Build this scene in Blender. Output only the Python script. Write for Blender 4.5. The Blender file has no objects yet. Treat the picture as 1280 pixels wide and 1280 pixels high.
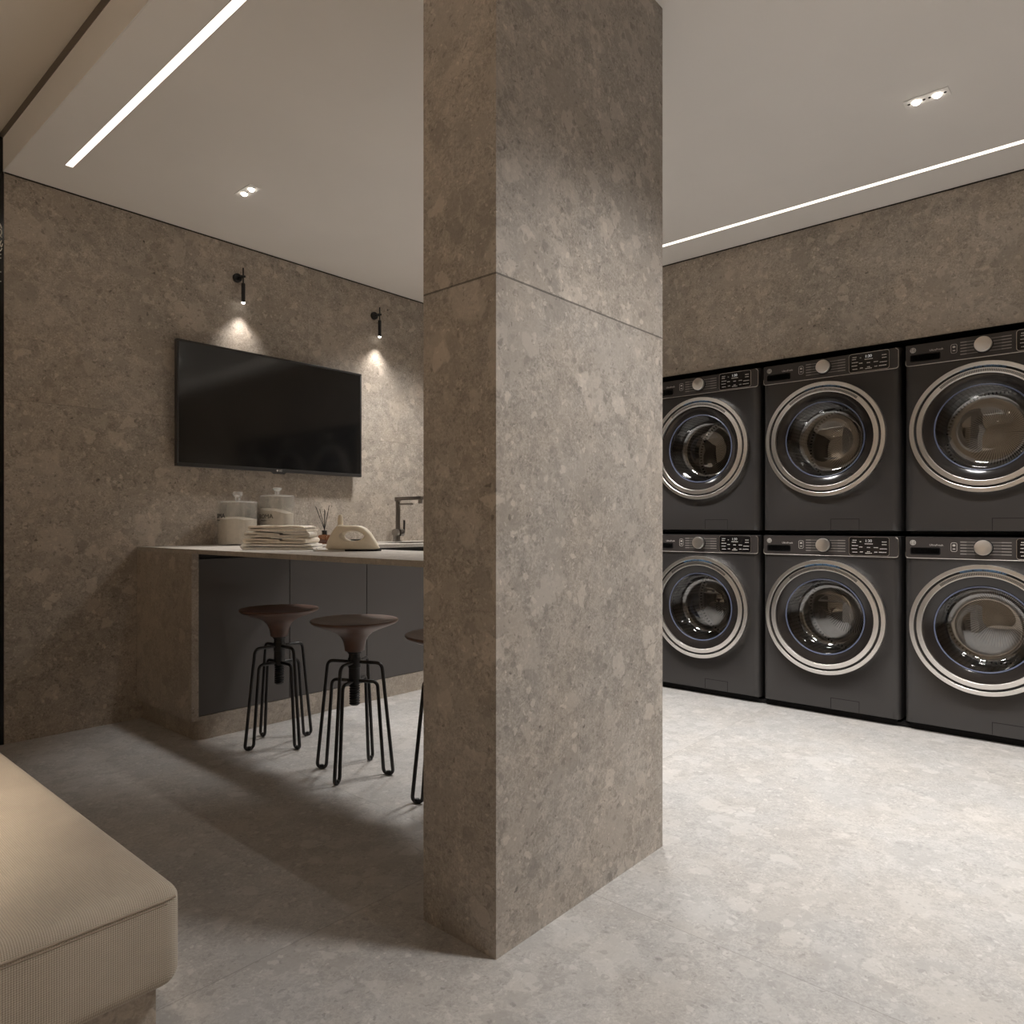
import bpy, bmesh, math, random
from mathutils import Vector, Matrix, noise
random.seed(4)
PI = math.pi
sc = bpy.context.scene
COL = sc.collection

# ------------------------------------------------------------------ materials
def new_mat(name):
    m = bpy.data.materials.new(name); m.use_nodes = True
    nt = m.node_tree; nt.nodes.clear()
    out = nt.nodes.new('ShaderNodeOutputMaterial')
    return m, nt, out

class NT:
    def __init__(s, nt): s.nt = nt
    def n(s, t, **kw):
        nd = s.nt.nodes.new(t)
        for k, v in kw.items(): setattr(nd, k, v)
        return nd
    def put(s, sock, v):
        if isinstance(v, bpy.types.NodeSocket): s.nt.links.new(v, sock)
        elif v is not None: sock.default_value = v
    def math(s, op, a, b=None, c=None, clamp=False):
        nd = s.n('ShaderNodeMath', operation=op, use_clamp=clamp)
        s.put(nd.inputs[0], a)
        if b is not None: s.put(nd.inputs[1], b)
        if c is not None: s.put(nd.inputs[2], c)
        return nd.outputs[0]
    def vmath(s, op, a, b=None):
        nd = s.n('ShaderNodeVectorMath', operation=op)
        s.put(nd.inputs[0], a)
        if b is not None: s.put(nd.inputs[1], b)
        return nd.outputs[0]
    def scale(s, v, k):
        nd = s.n('ShaderNodeVectorMath', operation='SCALE')
        s.put(nd.inputs[0], v); s.put(nd.inputs['Scale'], k)
        return nd.outputs[0]
    def smooth(s, v, a, b, lo=0.0, hi=1.0):
        nd = s.n('ShaderNodeMapRange', interpolation_type='SMOOTHSTEP')
        s.put(nd.inputs['Value'], v)
        for i, x in zip((1, 2, 3, 4), (a, b, lo, hi)): nd.inputs[i].default_value = x
        return nd.outputs[0]
    def mixc(s, f, a, b, blend='MIX'):
        nd = s.n('ShaderNodeMix', data_type='RGBA', blend_type=blend)
        s.put(nd.inputs['Factor'], f); s.put(nd.inputs[6], a); s.put(nd.inputs[7], b)
        return nd.outputs[2]
    def noise(s, vec, sc_, det=3.0, rough=.55, out='Fac'):
        nd = s.n('ShaderNodeTexNoise')
        s.put(nd.inputs['Vector'], vec); nd.inputs['Scale'].default_value = sc_
        nd.inputs['Detail'].default_value = det; nd.inputs['Roughness'].default_value = rough
        return nd.outputs[out]
    def voro(s, vec, sc_, feature='F1'):
        nd = s.n('ShaderNodeTexVoronoi', feature=feature)
        s.put(nd.inputs['Vector'], vec); nd.inputs['Scale'].default_value = sc_
        return nd

def princ(name, col, rough=.5, metal=0.0, spec=.5, vary=0.0, vscale=20.0, bump=0.0, bscale=300.0, coat=0.0, aniso=0.0):
    m, nt, out = new_mat(name); N = NT(nt)
    p = N.n('ShaderNodeBsdfPrincipled')
    c4 = (*col, 1)
    p.inputs['Base Color'].default_value = c4
    p.inputs['Roughness'].default_value = rough
    p.inputs['Metallic'].default_value = metal
    p.inputs['Specular IOR Level'].default_value = spec
    p.inputs['Coat Weight'].default_value = coat
    tc = N.n('ShaderNodeTexCoord').outputs['Object']
    if vary:
        f = N.noise(tc, vscale, 4.0)
        g = N.smooth(f, .3, .7, 1 - vary, 1 + vary)
        nt.links.new(N.scale(c4[:3], g), p.inputs['Base Color'])
    if bump:
        b = N.n('ShaderNodeBump'); b.inputs['Strength'].default_value = bump; b.inputs['Distance'].default_value = .002
        N.put(b.inputs['Height'], N.noise(tc, bscale, 2.0)); nt.links.new(b.outputs[0], p.inputs['Normal'])
    nt.links.new(p.outputs[0], out.inputs[0])
    return m

def emit(name, col, strength):
    m, nt, out = new_mat(name); N = NT(nt)
    e = N.n('ShaderNodeEmission'); e.inputs[0].default_value = (*col, 1); e.inputs[1].default_value = strength
    nt.links.new(e.outputs[0], out.inputs[0]); return m

def stone(name, tint=(.385, .338, .288), joints=((0, 0), (0, 0), (0, 0)), rough=.55, jw=.0025, contrast=1.0, seed=0.0, spec=.35, jk=.35):
    """pale grey-beige conglomerate stone slabs: clasts of three sizes in a fine speckled matrix"""
    m, nt, out = new_mat(name); N = NT(nt)
    tc = N.n('ShaderNodeTexCoord').outputs['Object']
    sep = N.n('ShaderNodeSeparateXYZ'); nt.links.new(tc, sep.inputs[0])
    ids, jm = [], None
    for i, (o, size) in enumerate(joints):
        if not size: ids.append(0.0); continue
        q = N.math('DIVIDE', N.math('SUBTRACT', sep.outputs[i], o), size)
        ids.append(N.math('FLOOR', q))
        d = N.math('MULTIPLY', N.math('ABSOLUTE', N.math('SUBTRACT', N.math('FRACT', N.math('ADD', q, .5)), .5)), size)
        k = N.math('LESS_THAN', d, jw / 2)
        jm = k if jm is None else N.math('MAXIMUM', jm, k)
    cmb = N.n('ShaderNodeCombineXYZ')
    for i, v in enumerate(ids): N.put(cmb.inputs[i], v)
    wn = N.n('ShaderNodeTexWhiteNoise'); nt.links.new(cmb.outputs[0], wn.inputs['Vector'])
    P = N.vmath('ADD', N.vmath('ADD', tc, (seed, seed * .7, seed * 1.3)), N.scale(wn.outputs['Color'], 30.0))
    wob = N.scale(N.vmath('SUBTRACT', N.noise(P, 7.0, 4.0, .6, 'Color'), (.5, .5, .5)), .16)
    Pw = N.vmath('ADD', P, wob)
    wob2 = N.scale(N.vmath('SUBTRACT', N.noise(P, 30.0, 3.0, .6, 'Color'), (.5, .5, .5)), .04)
    Pf = N.vmath('ADD', P, wob2)
    val = N.smooth(N.noise(P, 1.8, 3.0), .3, .7, -.08, .08)
    val = N.math('ADD', val, N.smooth(N.noise(Pw, 16.0, 6.0, .7), .32, .68, -.12, .12))
    val = N.math('ADD', val, N.smooth(N.noise(Pf, 120.0, 4.0, .75), .3, .7, -.20, .20))
    warm = N.smooth(N.noise(P, 3.5, 3.0), .35, .65, 0.0, 1.0)
    for (scl, cover, up, dn, vec, keep) in ((7.0, .80, .20, -.10, Pw, -.6), (17.0, .76, .28, -.15, Pf, -.6), (40.0, .72, .34, -.22, Pf, -.5), (95.0, .72, .34, -.28, Pf, -.3)):
        a = N.voro(vec, scl)
        s3 = N.n('ShaderNodeSeparateXYZ'); nt.links.new(a.outputs['Color'], s3.inputs[0])
        pick = N.math('GREATER_THAN', s3.outputs[0], cover)
        edge = N.smooth(N.voro(vec, scl, 'DISTANCE_TO_EDGE').outputs['Distance'], .02, .10) if scl < 30 else N.smooth(a.outputs['Distance'], .34, .48, 1.0, 0.0)
        tone = N.math('MULTIPLY_ADD', N.math('POWER', s3.outputs[1], 1.2), up - dn, dn)
        msk = N.math('MULTIPLY', pick, edge)
        val = N.math('ADD', N.math('MULTIPLY', val, N.math('MULTIPLY_ADD', msk, keep, 1.0)), N.math('MULTIPLY', msk, tone))
    # thin pale veins between the fragments
    vn = N.math('ABSOLUTE', N.math('SUBTRACT', N.noise(Pw, 5.0, 4.0, .6), .5))
    val = N.math('ADD', val, N.math('MULTIPLY', N.smooth(vn, .004, .014, 1.0, 0.0), .10))
    sp = N.voro(Pf, 26.0)
    s4 = N.n('ShaderNodeSeparateXYZ'); nt.links.new(sp.outputs['Color'], s4.inputs[0])
    pit = N.math('MULTIPLY', N.math('GREATER_THAN', s4.outputs[2], .93), N.smooth(sp.outputs['Distance'], .12, .24, 1.0, 0.0))
    val = N.math('ADD', val, N.math('MULTIPLY', pit, -.34))
    val = N.math('MULTIPLY_ADD', val, contrast, 1.0)
    c = N.scale(tint, val)
    c = N.mixc(N.math('MULTIPLY', warm, .35), c, N.vmath('MULTIPLY', c, (1.05, .985, .91)))
    if jm is not None: c = N.mixc(N.math('MULTIPLY', jm, jk), c, (.05, .045, .04, 1))
    p = N.n('ShaderNodeBsdfPrincipled')
    nt.links.new(c, p.inputs['Base Color'])
    N.put(p.inputs['Roughness'], N.smooth(val, .7, 1.3, rough + .06, rough - .06))
    p.inputs['Specular IOR Level'].default_value = spec
    nt.links.new(p.outputs[0], out.inputs[0])
    return m

def glassy(name, tint, base=.06, rough=.02, edge=.5, gcol=(1, 1, 1), haze=0.0):
    """thin clear sheet: transparent with a fresnel-like gloss"""
    m, nt, out = new_mat(name); N = NT(nt)
    t = N.n('ShaderNodeBsdfTransparent'); t.inputs[0].default_value = (*tint, 1)
    g = N.n('ShaderNodeBsdfGlossy'); g.inputs['Color'].default_value = (*gcol, 1); g.inputs['Roughness'].default_value = rough
    lw = N.n('ShaderNodeLayerWeight'); lw.inputs['Blend'].default_value = .5
    f = N.math('MULTIPLY_ADD', N.math('POWER', lw.outputs['Facing'], 4.0), edge, base, clamp=True)
    mx = N.n('ShaderNodeMixShader'); N.put(mx.inputs[0], f)
    if haze:
        d = N.n('ShaderNodeBsdfDiffuse'); d.inputs[0].default_value = (.85, .83, .80, 1)
        m2 = N.n('ShaderNodeMixShader'); m2.inputs[0].default_value = haze
        nt.links.new(t.outputs[0], m2.inputs[1]); nt.links.new(d.outputs[0], m2.inputs[2]); t = m2
    nt.links.new(t.outputs[0], mx.inputs[1]); nt.links.new(g.outputs[0], mx.inputs[2]); nt.links.new(mx.outputs[0], out.inputs[0])
    return m

def weave(name, col):
    m, nt, out = new_mat(name); N = NT(nt)
    tc = N.n('ShaderNodeTexCoord').outputs['Object']
    s = N.n('ShaderNodeSeparateXYZ'); nt.links.new(tc, s.inputs[0])
    x, y, z = s.outputs
    k = 2 * PI / .0066
    a = N.math('SINE', N.math('MULTIPLY', N.math('ADD', N.math('ADD', x, y), z), k))
    b = N.math('SINE', N.math('MULTIPLY', N.math('SUBTRACT', N.math('SUBTRACT', x, y), z), k))
    h = N.math('MULTIPLY', a, b)
    big = N.noise(tc, 5.0, 3.0)
    v = N.math('ADD', N.smooth(h, -.8, .8, .80, 1.12), N.smooth(big, .3, .7, -.06, .06))
    p = N.n('ShaderNodeBsdfPrincipled'); nt.links.new(N.scale(col, v), p.inputs['Base Color'])
    p.inputs['Roughness'].default_value = .85; p.inputs['Specular IOR Level'].default_value = .2
    p.inputs['Sheen Weight'].default_value = .25; p.inputs['Sheen Roughness'].default_value = .4
    mp = N.n('ShaderNodeMapping'); nt.links.new(tc, mp.inputs[0]); mp.inputs['Scale'].default_value = (14, 9, 2.0)
    fold = N.noise(mp.outputs[0], 1.0, 1.5)
    b2 = N.n('ShaderNodeBump'); b2.inputs['Strength'].default_value = .35; b2.inputs['Distance'].default_value = .012
    N.put(b2.inputs['Height'], fold)
    b1 = N.n('ShaderNodeBump'); b1.inputs['Strength'].default_value = .5; b1.inputs['Distance'].default_value = .0012
    N.put(b1.inputs['Height'], h); nt.links.new(b2.outputs[0], b1.inputs['Normal']); nt.links.new(b1.outputs[0], p.inputs['Normal'])
    nt.links.new(p.outputs[0], out.inputs[0]); return m

def perforated(name):
    """steel drum wall with rows of small dark holes"""
    m, nt, out = new_mat(name); N = NT(nt)
    tc = N.n('ShaderNodeTexCoord').outputs['Object']
    s = N.n('ShaderNodeSeparateXYZ'); nt.links.new(tc, s.inputs[0])
    ang = N.math('MULTIPLY', N.math('ARCTAN2', N.math('SUBTRACT', s.outputs[2], .5375), N.math('SUBTRACT', s.outputs[1], .018)), .24 / .02)
    dep = N.math('DIVIDE', s.outputs[0], .02)
    def cell(v): return N.math('SUBTRACT', N.math('FRACT', v), .5)
    a, b = cell(ang), cell(dep)
    r = N.math('SQRT', N.math('ADD', N.math('MULTIPLY', a, a), N.math('MULTIPLY', b, b)))
    hole = N.smooth(r, .18, .24, 1.0, 0.0)
    p = N.n('ShaderNodeBsdfPrincipled'); p.inputs['Metallic'].default_value = .9; p.inputs['Roughness'].default_value = .28
    nt.links.new(N.mixc(hole, (.42, .41, .40, 1), (.01, .01, .01, 1)), p.inputs['Base Color'])
    nt.links.new(p.outputs[0], out.inputs[0]); return m

M = {}
M['wall_stone'] = stone('wall_stone', contrast=1.25, joints=((2.591, 1.646), (0, 0), (1.640, 3.2)), rough=.6)
M['right_stone'] = stone('right_stone', contrast=1.25, joints=((0, 0), (2.75, 3.3), (1.640, 3.2)), rough=.6, seed=3.1)
M['pillar_stone'] = stone('pillar_stone', contrast=1.12, tint=(.385, .348, .310), joints=((0, 0), (0, 0), (1.644, 3.2)), rough=.6, jw=.005, seed=7.7, jk=.7)
M['floor_stone'] = stone('floor_stone', tint=(.375, .360, .346), joints=((1.656, 2.6), (1.572, 2.5), (0, 0)), rough=.42, jw=.003, seed=1.7, contrast=.75, spec=.45, jk=.28)
M['top_stone'] = stone('top_stone', tint=(.40, .365, .325), rough=.45, seed=5.0, contrast=.6)
M['base_stone'] = stone('base_stone', rough=.6, seed=9.3, contrast=.9)
M['plaster'] = princ('white_plaster', (.87, .84, .805), .9, spec=.2, vary=.015, vscale=1.5)
M['hall_plaster'] = princ('hall_plaster', (.80, .73, .64), .9, spec=.2)
M['gap_shade'] = princ('gap_shade', (.04, .034, .03), .8, spec=.2)  # dark colour stands for the shade in the wall-top gaps
M['gap_shade_brown'] = princ('gap_shade_brown', (.20, .17, .14), .9, spec=.1)  # shade of the gap put into a brown colour
M['black_glass'] = princ('black_glass', (.012, .011, .010), .12, spec=.5)
M['niche'] = princ('niche_black', (.012, .011, .011), .8, spec=.2)  # niche's lack of light painted as black; also machine bases and outlines
M['led'] = emit('led_diffuser', (1, .88, .74), 2.7)
M['lamp'] = emit('lamp_disc', (1, .93, .82), 14.0)
M['channel'] = princ('led_channel', (.6, .57, .53), .6)
M['door'] = princ('matte_lacquer', (.088, .079, .075), .42, spec=.45, vary=.03, vscale=3)
M['carcass'] = princ('dark_carcass', (.03, .028, .027), .6)
M['tv_frame'] = princ('tv_frame_plastic', (.03, .028, .027), .35)
M['tv_screen'] = princ('tv_screen', (.006, .006, .006), .10, spec=.8)
M['black_metal'] = princ('black_powder_coat', (.012, .011, .011), .38, spec=.5, bump=.05)
M['seat'] = princ('brown_leather', (.115, .062, .045), .42, spec=.5, vary=.12, vscale=14, bump=.12, bscale=260)
M['steel'] = princ('brushed_steel', (.36, .34, .32), .3, metal=1.0)
M['dark_steel'] = princ('gunmetal_steel', (.20, .185, .17), .32, metal=1.0)
M['chrome'] = princ('satin_chrome', (.82, .79, .76), .31, metal=1.0, vary=.04, vscale=6)
M['washer'] = princ('charcoal_steel', (.031, .028, .027), .36, spec=.6, vary=.05, vscale=3, coat=.15)
M['panel'] = princ('charcoal_panel', (.040, .034, .032), .36, spec=.5)
M['display'] = princ('display_glass', (.006, .005, .006), .15, spec=.5)
M['rim_silver'] = princ('rim_silver', (.55, .51, .47), .3, metal=1.0)
M['ink'] = princ('white_print', (.55, .52, .48), .6)
M['ink_dim'] = princ('grey_print', (.26, .24, .22), .6)
M['digit'] = emit('lit_digits', (.95, .92, .85), .6)
M['blue'] = princ('blue_print', (.13, .24, .38), .5)
M['blue_ring'] = princ('blue_gasket', (.12, .14, .22), .3, spec=.6)
M['door_dark'] = princ('door_black_gloss', (.020, .017, .016), .14, spec=.55)
M['groove'] = princ('groove_dark', (.018, .016, .015), .5)
M['door_glass'] = glassy('door_glass', (.55, .53, .51), .20, .015, .6)
M['drum'] = perforated('drum_steel')
M['drum_fin'] = princ('drum_fin', (.20, .19, .18), .3, spec=.6)
M['gasket'] = princ('rubber_gasket', (.03, .03, .03), .45)
M['fabric'] = weave('beige_weave', (.50, .432, .350))
M['piping'] = princ('piping_fabric', (.36, .30, .24), .9, spec=.1)
M['jar_glass'] = glassy('jar_glass', (.93, .93, .92), .05, .05, .9, haze=.07)
M['lid_glass'] = glassy('lid_glass', (.93, .93, .92), .12, .05, .8, haze=.32)
M['powder'] = princ('white_powder', (.70, .62, .52), .95, spec=.1, vary=.06, vscale=40)
M['towel'] = princ('linen_towel', (.80, .72, .61), .95, spec=.1, vary=.08, vscale=60, bump=.25, bscale=420)
M['towel_white'] = princ('white_towel', (.84, .80, .73), .95, spec=.1, vary=.06, vscale=60, bump=.25, bscale=420)
M['towel_grey'] = princ('grey_towel', (.68, .625, .55), .95, spec=.1, vary=.08, vscale=60, bump=.25, bscale=420)
M['iron'] = princ('cream_plastic', (.85, .76, .61), .35, spec=.4, vary=.02)
M['iron_dark'] = princ('dark_soleplate', (.02, .02, .022), .35)
M['iron_white'] = princ('white_plastic', (.68, .65, .60), .5)
M['amber'] = glassy('amber_glass', (.64, .42, .28), .10, .03, .5)
M['amber_oil'] = princ('amber_oil', (.22, .115, .065), .25)
M['reed'] = princ('black_reed', (.018, .015, .013), .7)
M['script'] = princ('white_stroke', (.6, .58, .52), .6)
M['dots'] = princ('downlight_magnet', (.02, .018, .012), .5)

# ------------------------------------------------------------------ mesh building
class MB:
    """collects shapes into one bmesh"""
    def __init__(s): s.b = bmesh.new()
    def box(s, c, d, bevel=0, seg=2, mi=0):
        r = bmesh.ops.create_cube(s.b, size=1.0)
        vs = r['verts']
        for v in vs: v.co = Vector((c[0] + v.co.x * d[0], c[1] + v.co.y * d[1], c[2] + v.co.z * d[2]))
        fs = {f for v in vs for f in v.link_faces}
        for f in fs: f.material_index = mi
        if bevel:
            es = {e for v in vs for e in v.link_edges}
            g = bmesh.ops.bevel(s.b, geom=list(es), offset=bevel, segments=seg, profile=.5, affect='EDGES')
            for f in g['faces']: f.material_index = mi
        return s
    def span(s, a, b, bevel=0, seg=2, mi=0):
        return s.box([(a[i] + b[i]) / 2 for i in range(3)], [abs(b[i] - a[i]) for i in range(3)], bevel, seg, mi)
    def loops(s, rings, closed_ring=True, cap0=False, cap1=False, closed_path=False, mi=0):
        V = [[s.b.verts.new(p) for p in ring] for ring in rings]
        n = len(V[0]); R = len(V)
        for i in range(R if closed_path else R - 1):
            A, B = V[i], V[(i + 1) % R]
            for j in range(n if closed_ring else n - 1):
                k = (j + 1) % n
                try: s.b.faces.new((A[j], A[k], B[k], B[j])).material_index = mi
                except ValueError: pass
        if cap0: s.b.faces.new(list(reversed(V[0]))).material_index = mi
        if cap1: s.b.faces.new(V[-1]).material_index = mi
        return s
    def tube(s, path, r, n=10, cap=True, closed=False, mi=0):
        P = [Vector(p) for p in path]; rs = r if isinstance(r, (list, tuple)) else [r] * len(P)
        T = []
        L = len(P)
        for i in range(L):
            if closed: t = P[(i + 1) % L] - P[i - 1]
            else: t = P[min(i + 1, L - 1)] - P[max(i - 1, 0)]
            T.append(t.normalized())
        up = Vector((0, 0, 1)) if abs(T[0].z) < .9 else Vector((1, 0, 0))
        u = T[0].cross(up).normalized(); rings = []
        for i in range(L):
            u = (u - T[i] * u.dot(T[i])).normalized(); w = T[i].cross(u)
            rings.append([P[i] + (u * math.cos(a) + w * math.sin(a)) * rs[i] for a in [2 * PI * k / n for k in range(n)]])
        return s.loops(rings, True, cap and not closed, cap and not closed, closed, mi)
    def cyl(s, p0, p1, r, n=24, mi=0, r2=None):
        return s.tube([p0, p1], [r, r if r2 is None else r2], n, mi=mi)
    def lathe(s, prof, n=48, c=(0, 0, 0), axis='z', cap0=False, cap1=False, closed=False, mi=0):
        rings = []
        for (r, h) in prof:
            r = max(r, 1e-4); ring = []
            for k in range(n):
                a = 2 * PI * k / n; x, y = r * math.cos(a), r * math.sin(a)
                if axis == 'z': p = (c[0] + x, c[1] + y, c[2] + h)
                elif axis == 'x': p = (c[0] + h, c[1] + x, c[2] + y)
                else: p = (c[0] + y, c[1] + h, c[2] + x)
                ring.append(p)
            rings.append(ring)
        return s.loops(rings, True, cap0, cap1, closed, mi)
    def prism(s, poly, z0, z1, mi=0):
        a = [s.b.verts.new((x, y, z0)) for x, y in poly]; b = [s.b.verts.new((x, y, z1)) for x, y in poly]
        n = len(poly)
        s.b.faces.new(list(reversed(a))).material_index = mi; s.b.faces.new(b).material_index = mi
        for i in range(n): s.b.faces.new((a[i], a[(i + 1) % n], b[(i + 1) % n], b[i])).material_index = mi
        return s
    def done(s, name, mats, parent=None, smooth=38, recalc=True):
        b = s.b
        if recalc: bmesh.ops.recalc_face_normals(b, faces=b.faces)
        for f in b.faces: f.smooth = bool(smooth)
        if smooth:
            lim = math.radians(smooth)
            for e in b.edges:
                if len(e.link_faces) == 2 and e.calc_face_angle(0) > lim: e.smooth = False
        me = bpy.data.meshes.new(name); b.to_mesh(me); b.free()
        for m in (mats if isinstance(mats, (list, tuple)) else [mats]): me.materials.append(m)
        o = bpy.data.objects.new(name, me); COL.objects.link(o)
        if parent is not None: o.parent = parent
        return o

def tag(o, label, cat=None, group=None, kind=None):
    o['label'] = label
    if cat: o['category'] = cat
    if group: o['group'] = group
    if kind: o['kind'] = kind
    return o
def thing(name, label, cat, loc=(0, 0, 0), rz=0.0, group=None):
    o = bpy.data.objects.new(name, None); COL.objects.link(o)
    o.location = loc; o.rotation_euler = (0, 0, rz); o.empty_display_size = .1
    return tag(o, label, cat, group)
def struct(o, label=None):
    o['kind'] = 'structure'
    if label: o['label'] = label
    return o
def copy_tree(o, parent=None):
    c = o.copy(); COL.objects.link(c); c.parent = parent
    for ch in list(o.children): copy_tree(ch, c)
    return c

def fillet(pts, rad, n=6):
    P = [Vector(p) for p in pts]; out = [P[0]]
    for i in range(1, len(P) - 1):
        r = rad[i - 1] if isinstance(rad, (list, tuple)) else rad
        a, b, c = P[i - 1], P[i], P[i + 1]
        d0, d1 = (a - b).normalized(), (c - b).normalized()
        ang = d0.angle(d1); t = min(r / math.tan(ang / 2), (a - b).length * .49, (c - b).length * .49)
        p0, p1 = b + d0 * t, b + d1 * t
        for k in range(n + 1):
            u = k / n
            out.append(p0 * (1 - u) ** 2 + b * 2 * u * (1 - u) + p1 * u * u)
    out.append(P[-1]); return out

def rrect(w, h, r, n=6, cx=0, cy=0):
    pts = []
    for (sx, sy, a0) in ((1, 1, 0), (-1, 1, 90), (-1, -1, 180), (1, -1, 270)):
        for k in range(n + 1):
            a = math.radians(a0 + 90 * k / n)
            pts.append((cx + sx * (w / 2 - r) + r * math.cos(a), cy + sy * (h / 2 - r) + r * math.sin(a)))
    return pts

def text_faces(s, size, depth=.0006):
    cu = bpy.data.curves.new('lettering_source', 'FONT'); cu.body = s; cu.size = size; cu.extrude = depth / 2
    cu.align_x = 'CENTER'; cu.align_y = 'CENTER'; cu.resolution_u = 3
    o = bpy.data.objects.new('lettering_source', cu); COL.objects.link(o)
    bpy.context.view_layer.update()
    me = bpy.data.meshes.new_from_object(o.evaluated_get(bpy.context.evaluated_depsgraph_get()))
    V = [v.co.copy() for v in me.vertices]; F = [tuple(p.vertices) for p in me.polygons]
    bpy.data.objects.remove(o); bpy.data.curves.remove(cu); bpy.data.meshes.remove(me)
    return V, F
def add_text(mb, s, size, fn, depth=.0006):
    V, F = text_faces(s, size, depth)
    vs = [mb.b.verts.new(fn(v)) for v in V]
    for f in F:
        try: mb.b.faces.new([vs[i] for i in f])
        except ValueError: pass
    return mb

# ------------------------------------------------------------------ the setting
ZC, XW, YW = 2.713, 4.093, 4.024
ZU = 2.912
FX = .945                                   # line of the dropped ceiling's edge
struct(MB().span((-3.3, -3.7, -.12), (5.0, 4.3, 0)).done('floor', M['floor_stone'], smooth=0), 'pale grey conglomerate stone floor')
struct(MB().span((FX, YW, 0), (4.9, YW + .15, ZC - .006)).done('wall_back', M['wall_stone'], smooth=0), 'grey-brown stone wall behind the television')
struct(MB().span((-3.3, YW, 0), (FX - .001, YW + .15, 2.874)).done('wall_left', M['black_glass'], smooth=0), 'black panel wall at the left edge of the stone')
# right wall with the niche that takes the machines
NY0, NY1, NZ = .145, 2.372, 1.996
w = MB()
w.span((XW, -3.7, NZ), (XW + .8, YW, ZC - .006)); w.span((XW, NY1, 0), (XW + .8, YW, NZ)); w.span((XW, -3.7, 0), (XW + .8, NY0, NZ))
struct(w.done('wall_right', M['right_stone'], smooth=0), 'grey-brown stone wall above the machines')
w = MB(); t = .004  # black sheets paint the unlit dark inside the stone niche
w.span((XW + .72, NY0, 0), (XW + .74, NY1, NZ)); w.span((XW + .004, NY0, NZ - t), (XW + .72, NY1, NZ - .0005))
w.span((XW + .004, NY0 + .0005, 0), (XW + .72, NY0 + t, NZ)); w.span((XW + .004, NY1 - t, 0), (XW + .72, NY1 - .0005, NZ))
struct(w.done('wall_niche', M['niche'], smooth=0), 'black sheets standing in for the unlit dark of the recess behind the machines')
struct(MB().span((1.252, 1.146, 0), (2.050, 1.405, ZC)).done('pillar', M['pillar_stone'], smooth=0), 'broad square stone pillar in the middle of the room')
# ceilings: leave slots for the two strip lights
LX0, LX1, LY0, LY1 = 1.112, 1.148, -1.2, 3.735
RX0, RX1, RY0, RY1 = 3.778, 3.816, -2.4, 3.6
c = MB()
H0, H1 = ZC, ZC + .30
def cs(x0, y0, x1, y1): c.span((x0, y0, H0), (x1, y1, H1))
cs(FX, -3.7, LX0, YW + .15); cs(LX0, -3.7, LX1, LY0); cs(LX0, LY1, LX1, YW + .15)
cs(LX1, -3.7, RX0, YW + .15)
cs(RX0, -3.7, RX1, RY0); cs(RX0, RY1, RX1, YW + .15); cs(RX1, -3.7, 4.9, YW + .15)
c.span((LX0, LY0, ZC + .02), (LX1, LY1, H1)); c.span((RX0, RY0, ZC + .02), (RX1, RY1, H1))
struct(c.done('ceiling', M['plaster'], smooth=0), 'smooth dropped ceiling with two light strips')
struct(MB().span((FX - .004, -3.7, ZC + .0005), (FX - .0005, YW, 2.872)).done('trim_1', M['plaster'], smooth=0), 'upright edge board of the dropped ceiling')
struct(MB().span((FX - .006, -3.7, 2.872), (FX - .001, YW + .15, ZU)).done('trim_2', M['gap_shade_brown'], smooth=0), 'brown strip coloured as the shadow gap above the edge board')
struct(MB().span((-3.3, -3.7, ZU), (FX - .001, YW + .15, ZU + .12)).done('ceiling_hall', M['hall_plaster'], smooth=0), 'higher ceiling over the hall')
struct(MB().span((FX, YW - .004, ZC - .0065), (XW, YW - .0005, ZC - .0005)).done('trim_3', M['gap_shade'], smooth=0), 'thin dark strip painted as the shadow gap between back wall and ceiling')
struct(MB().span((XW - .004, -3.7, ZC - .0065), (XW - .0005, YW, ZC - .0005)).done('trim_4', M['gap_shade'], smooth=0), 'thin dark strip painted as the shadow gap between right wall and ceiling')
struct(MB().span((-3.42, -3.7, 0), (-3.3, YW + .15, 3.0)).done('wall_hall', M['hall_plaster'], smooth=0), 'far plastered wall of the hall')
struct(MB().span((-3.42, -3.82, 0), (5.0, -3.7, 3.0)).done('wall_front', M['hall_plaster'], smooth=0), 'plastered wall behind the viewer')
# script-like white strokes on the dark panel, cut by the picture's edge
g = thing('script_strokes', 'thin white script-like strokes and dots on the black panel at the left edge', 'marks', (.92, YW, 2.4))
for pts in ([(.900, 2.462), (.916, 2.470), (.930, 2.459), (.934, 2.442)], [(.905, 2.41), (.920, 2.425), (.932, 2.440), (.936, 2.420), (.929, 2.405), (.936, 2.398)],
            [(.934, 2.385), (.928, 2.365), (.934, 2.35), (.938, 2.37)], [(.906, 2.335), (.920, 2.328), (.932, 2.335), (.936, 2.348)]):
    MB().tube(fillet([(x - .92, -.0025, z - 2.4) for x, z in pts], .02, 4), .0022, 6).done('stroke', M['script'], g)
for z in (2.318, 2.30, 2.235, 2.19): MB().cyl((.011, -.004, z - 2.4), (.011, -.0004, z - 2.4), .0022, 8).done('dot', M['script'], g)

# ------------------------------------------------------------------ lights in the ceiling
def led(x0, x1, y0, y1, label):
    t = thing('led_strip_light', label, 'strip light', ((x0 + x1) / 2, (y0 + y1) / 2, ZC))
    L, W = (y1 - y0) / 2 - .001, (x1 - x0) / 2 - .0008
    MB().span((-W, -L, .0), (-W + .002, L, .018)).span((W - .002, -L, .0), (W, L, .018)).span((-W, -L, .014), (W, L, .018)).done('channel', M['channel'], t, 0)
    MB().span((-W + .002, -L + .002, .0006), (W - .002, L - .002, .012)).done('diffuser', M['led'], t, 0)
led(LX0, LX1, LY0, LY1, 'long glowing ceiling strip along the edge of the dropped ceiling')
led(RX0, RX1, RY0, RY1, 'glowing ceiling strip along the wall above the washing machines')

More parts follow.
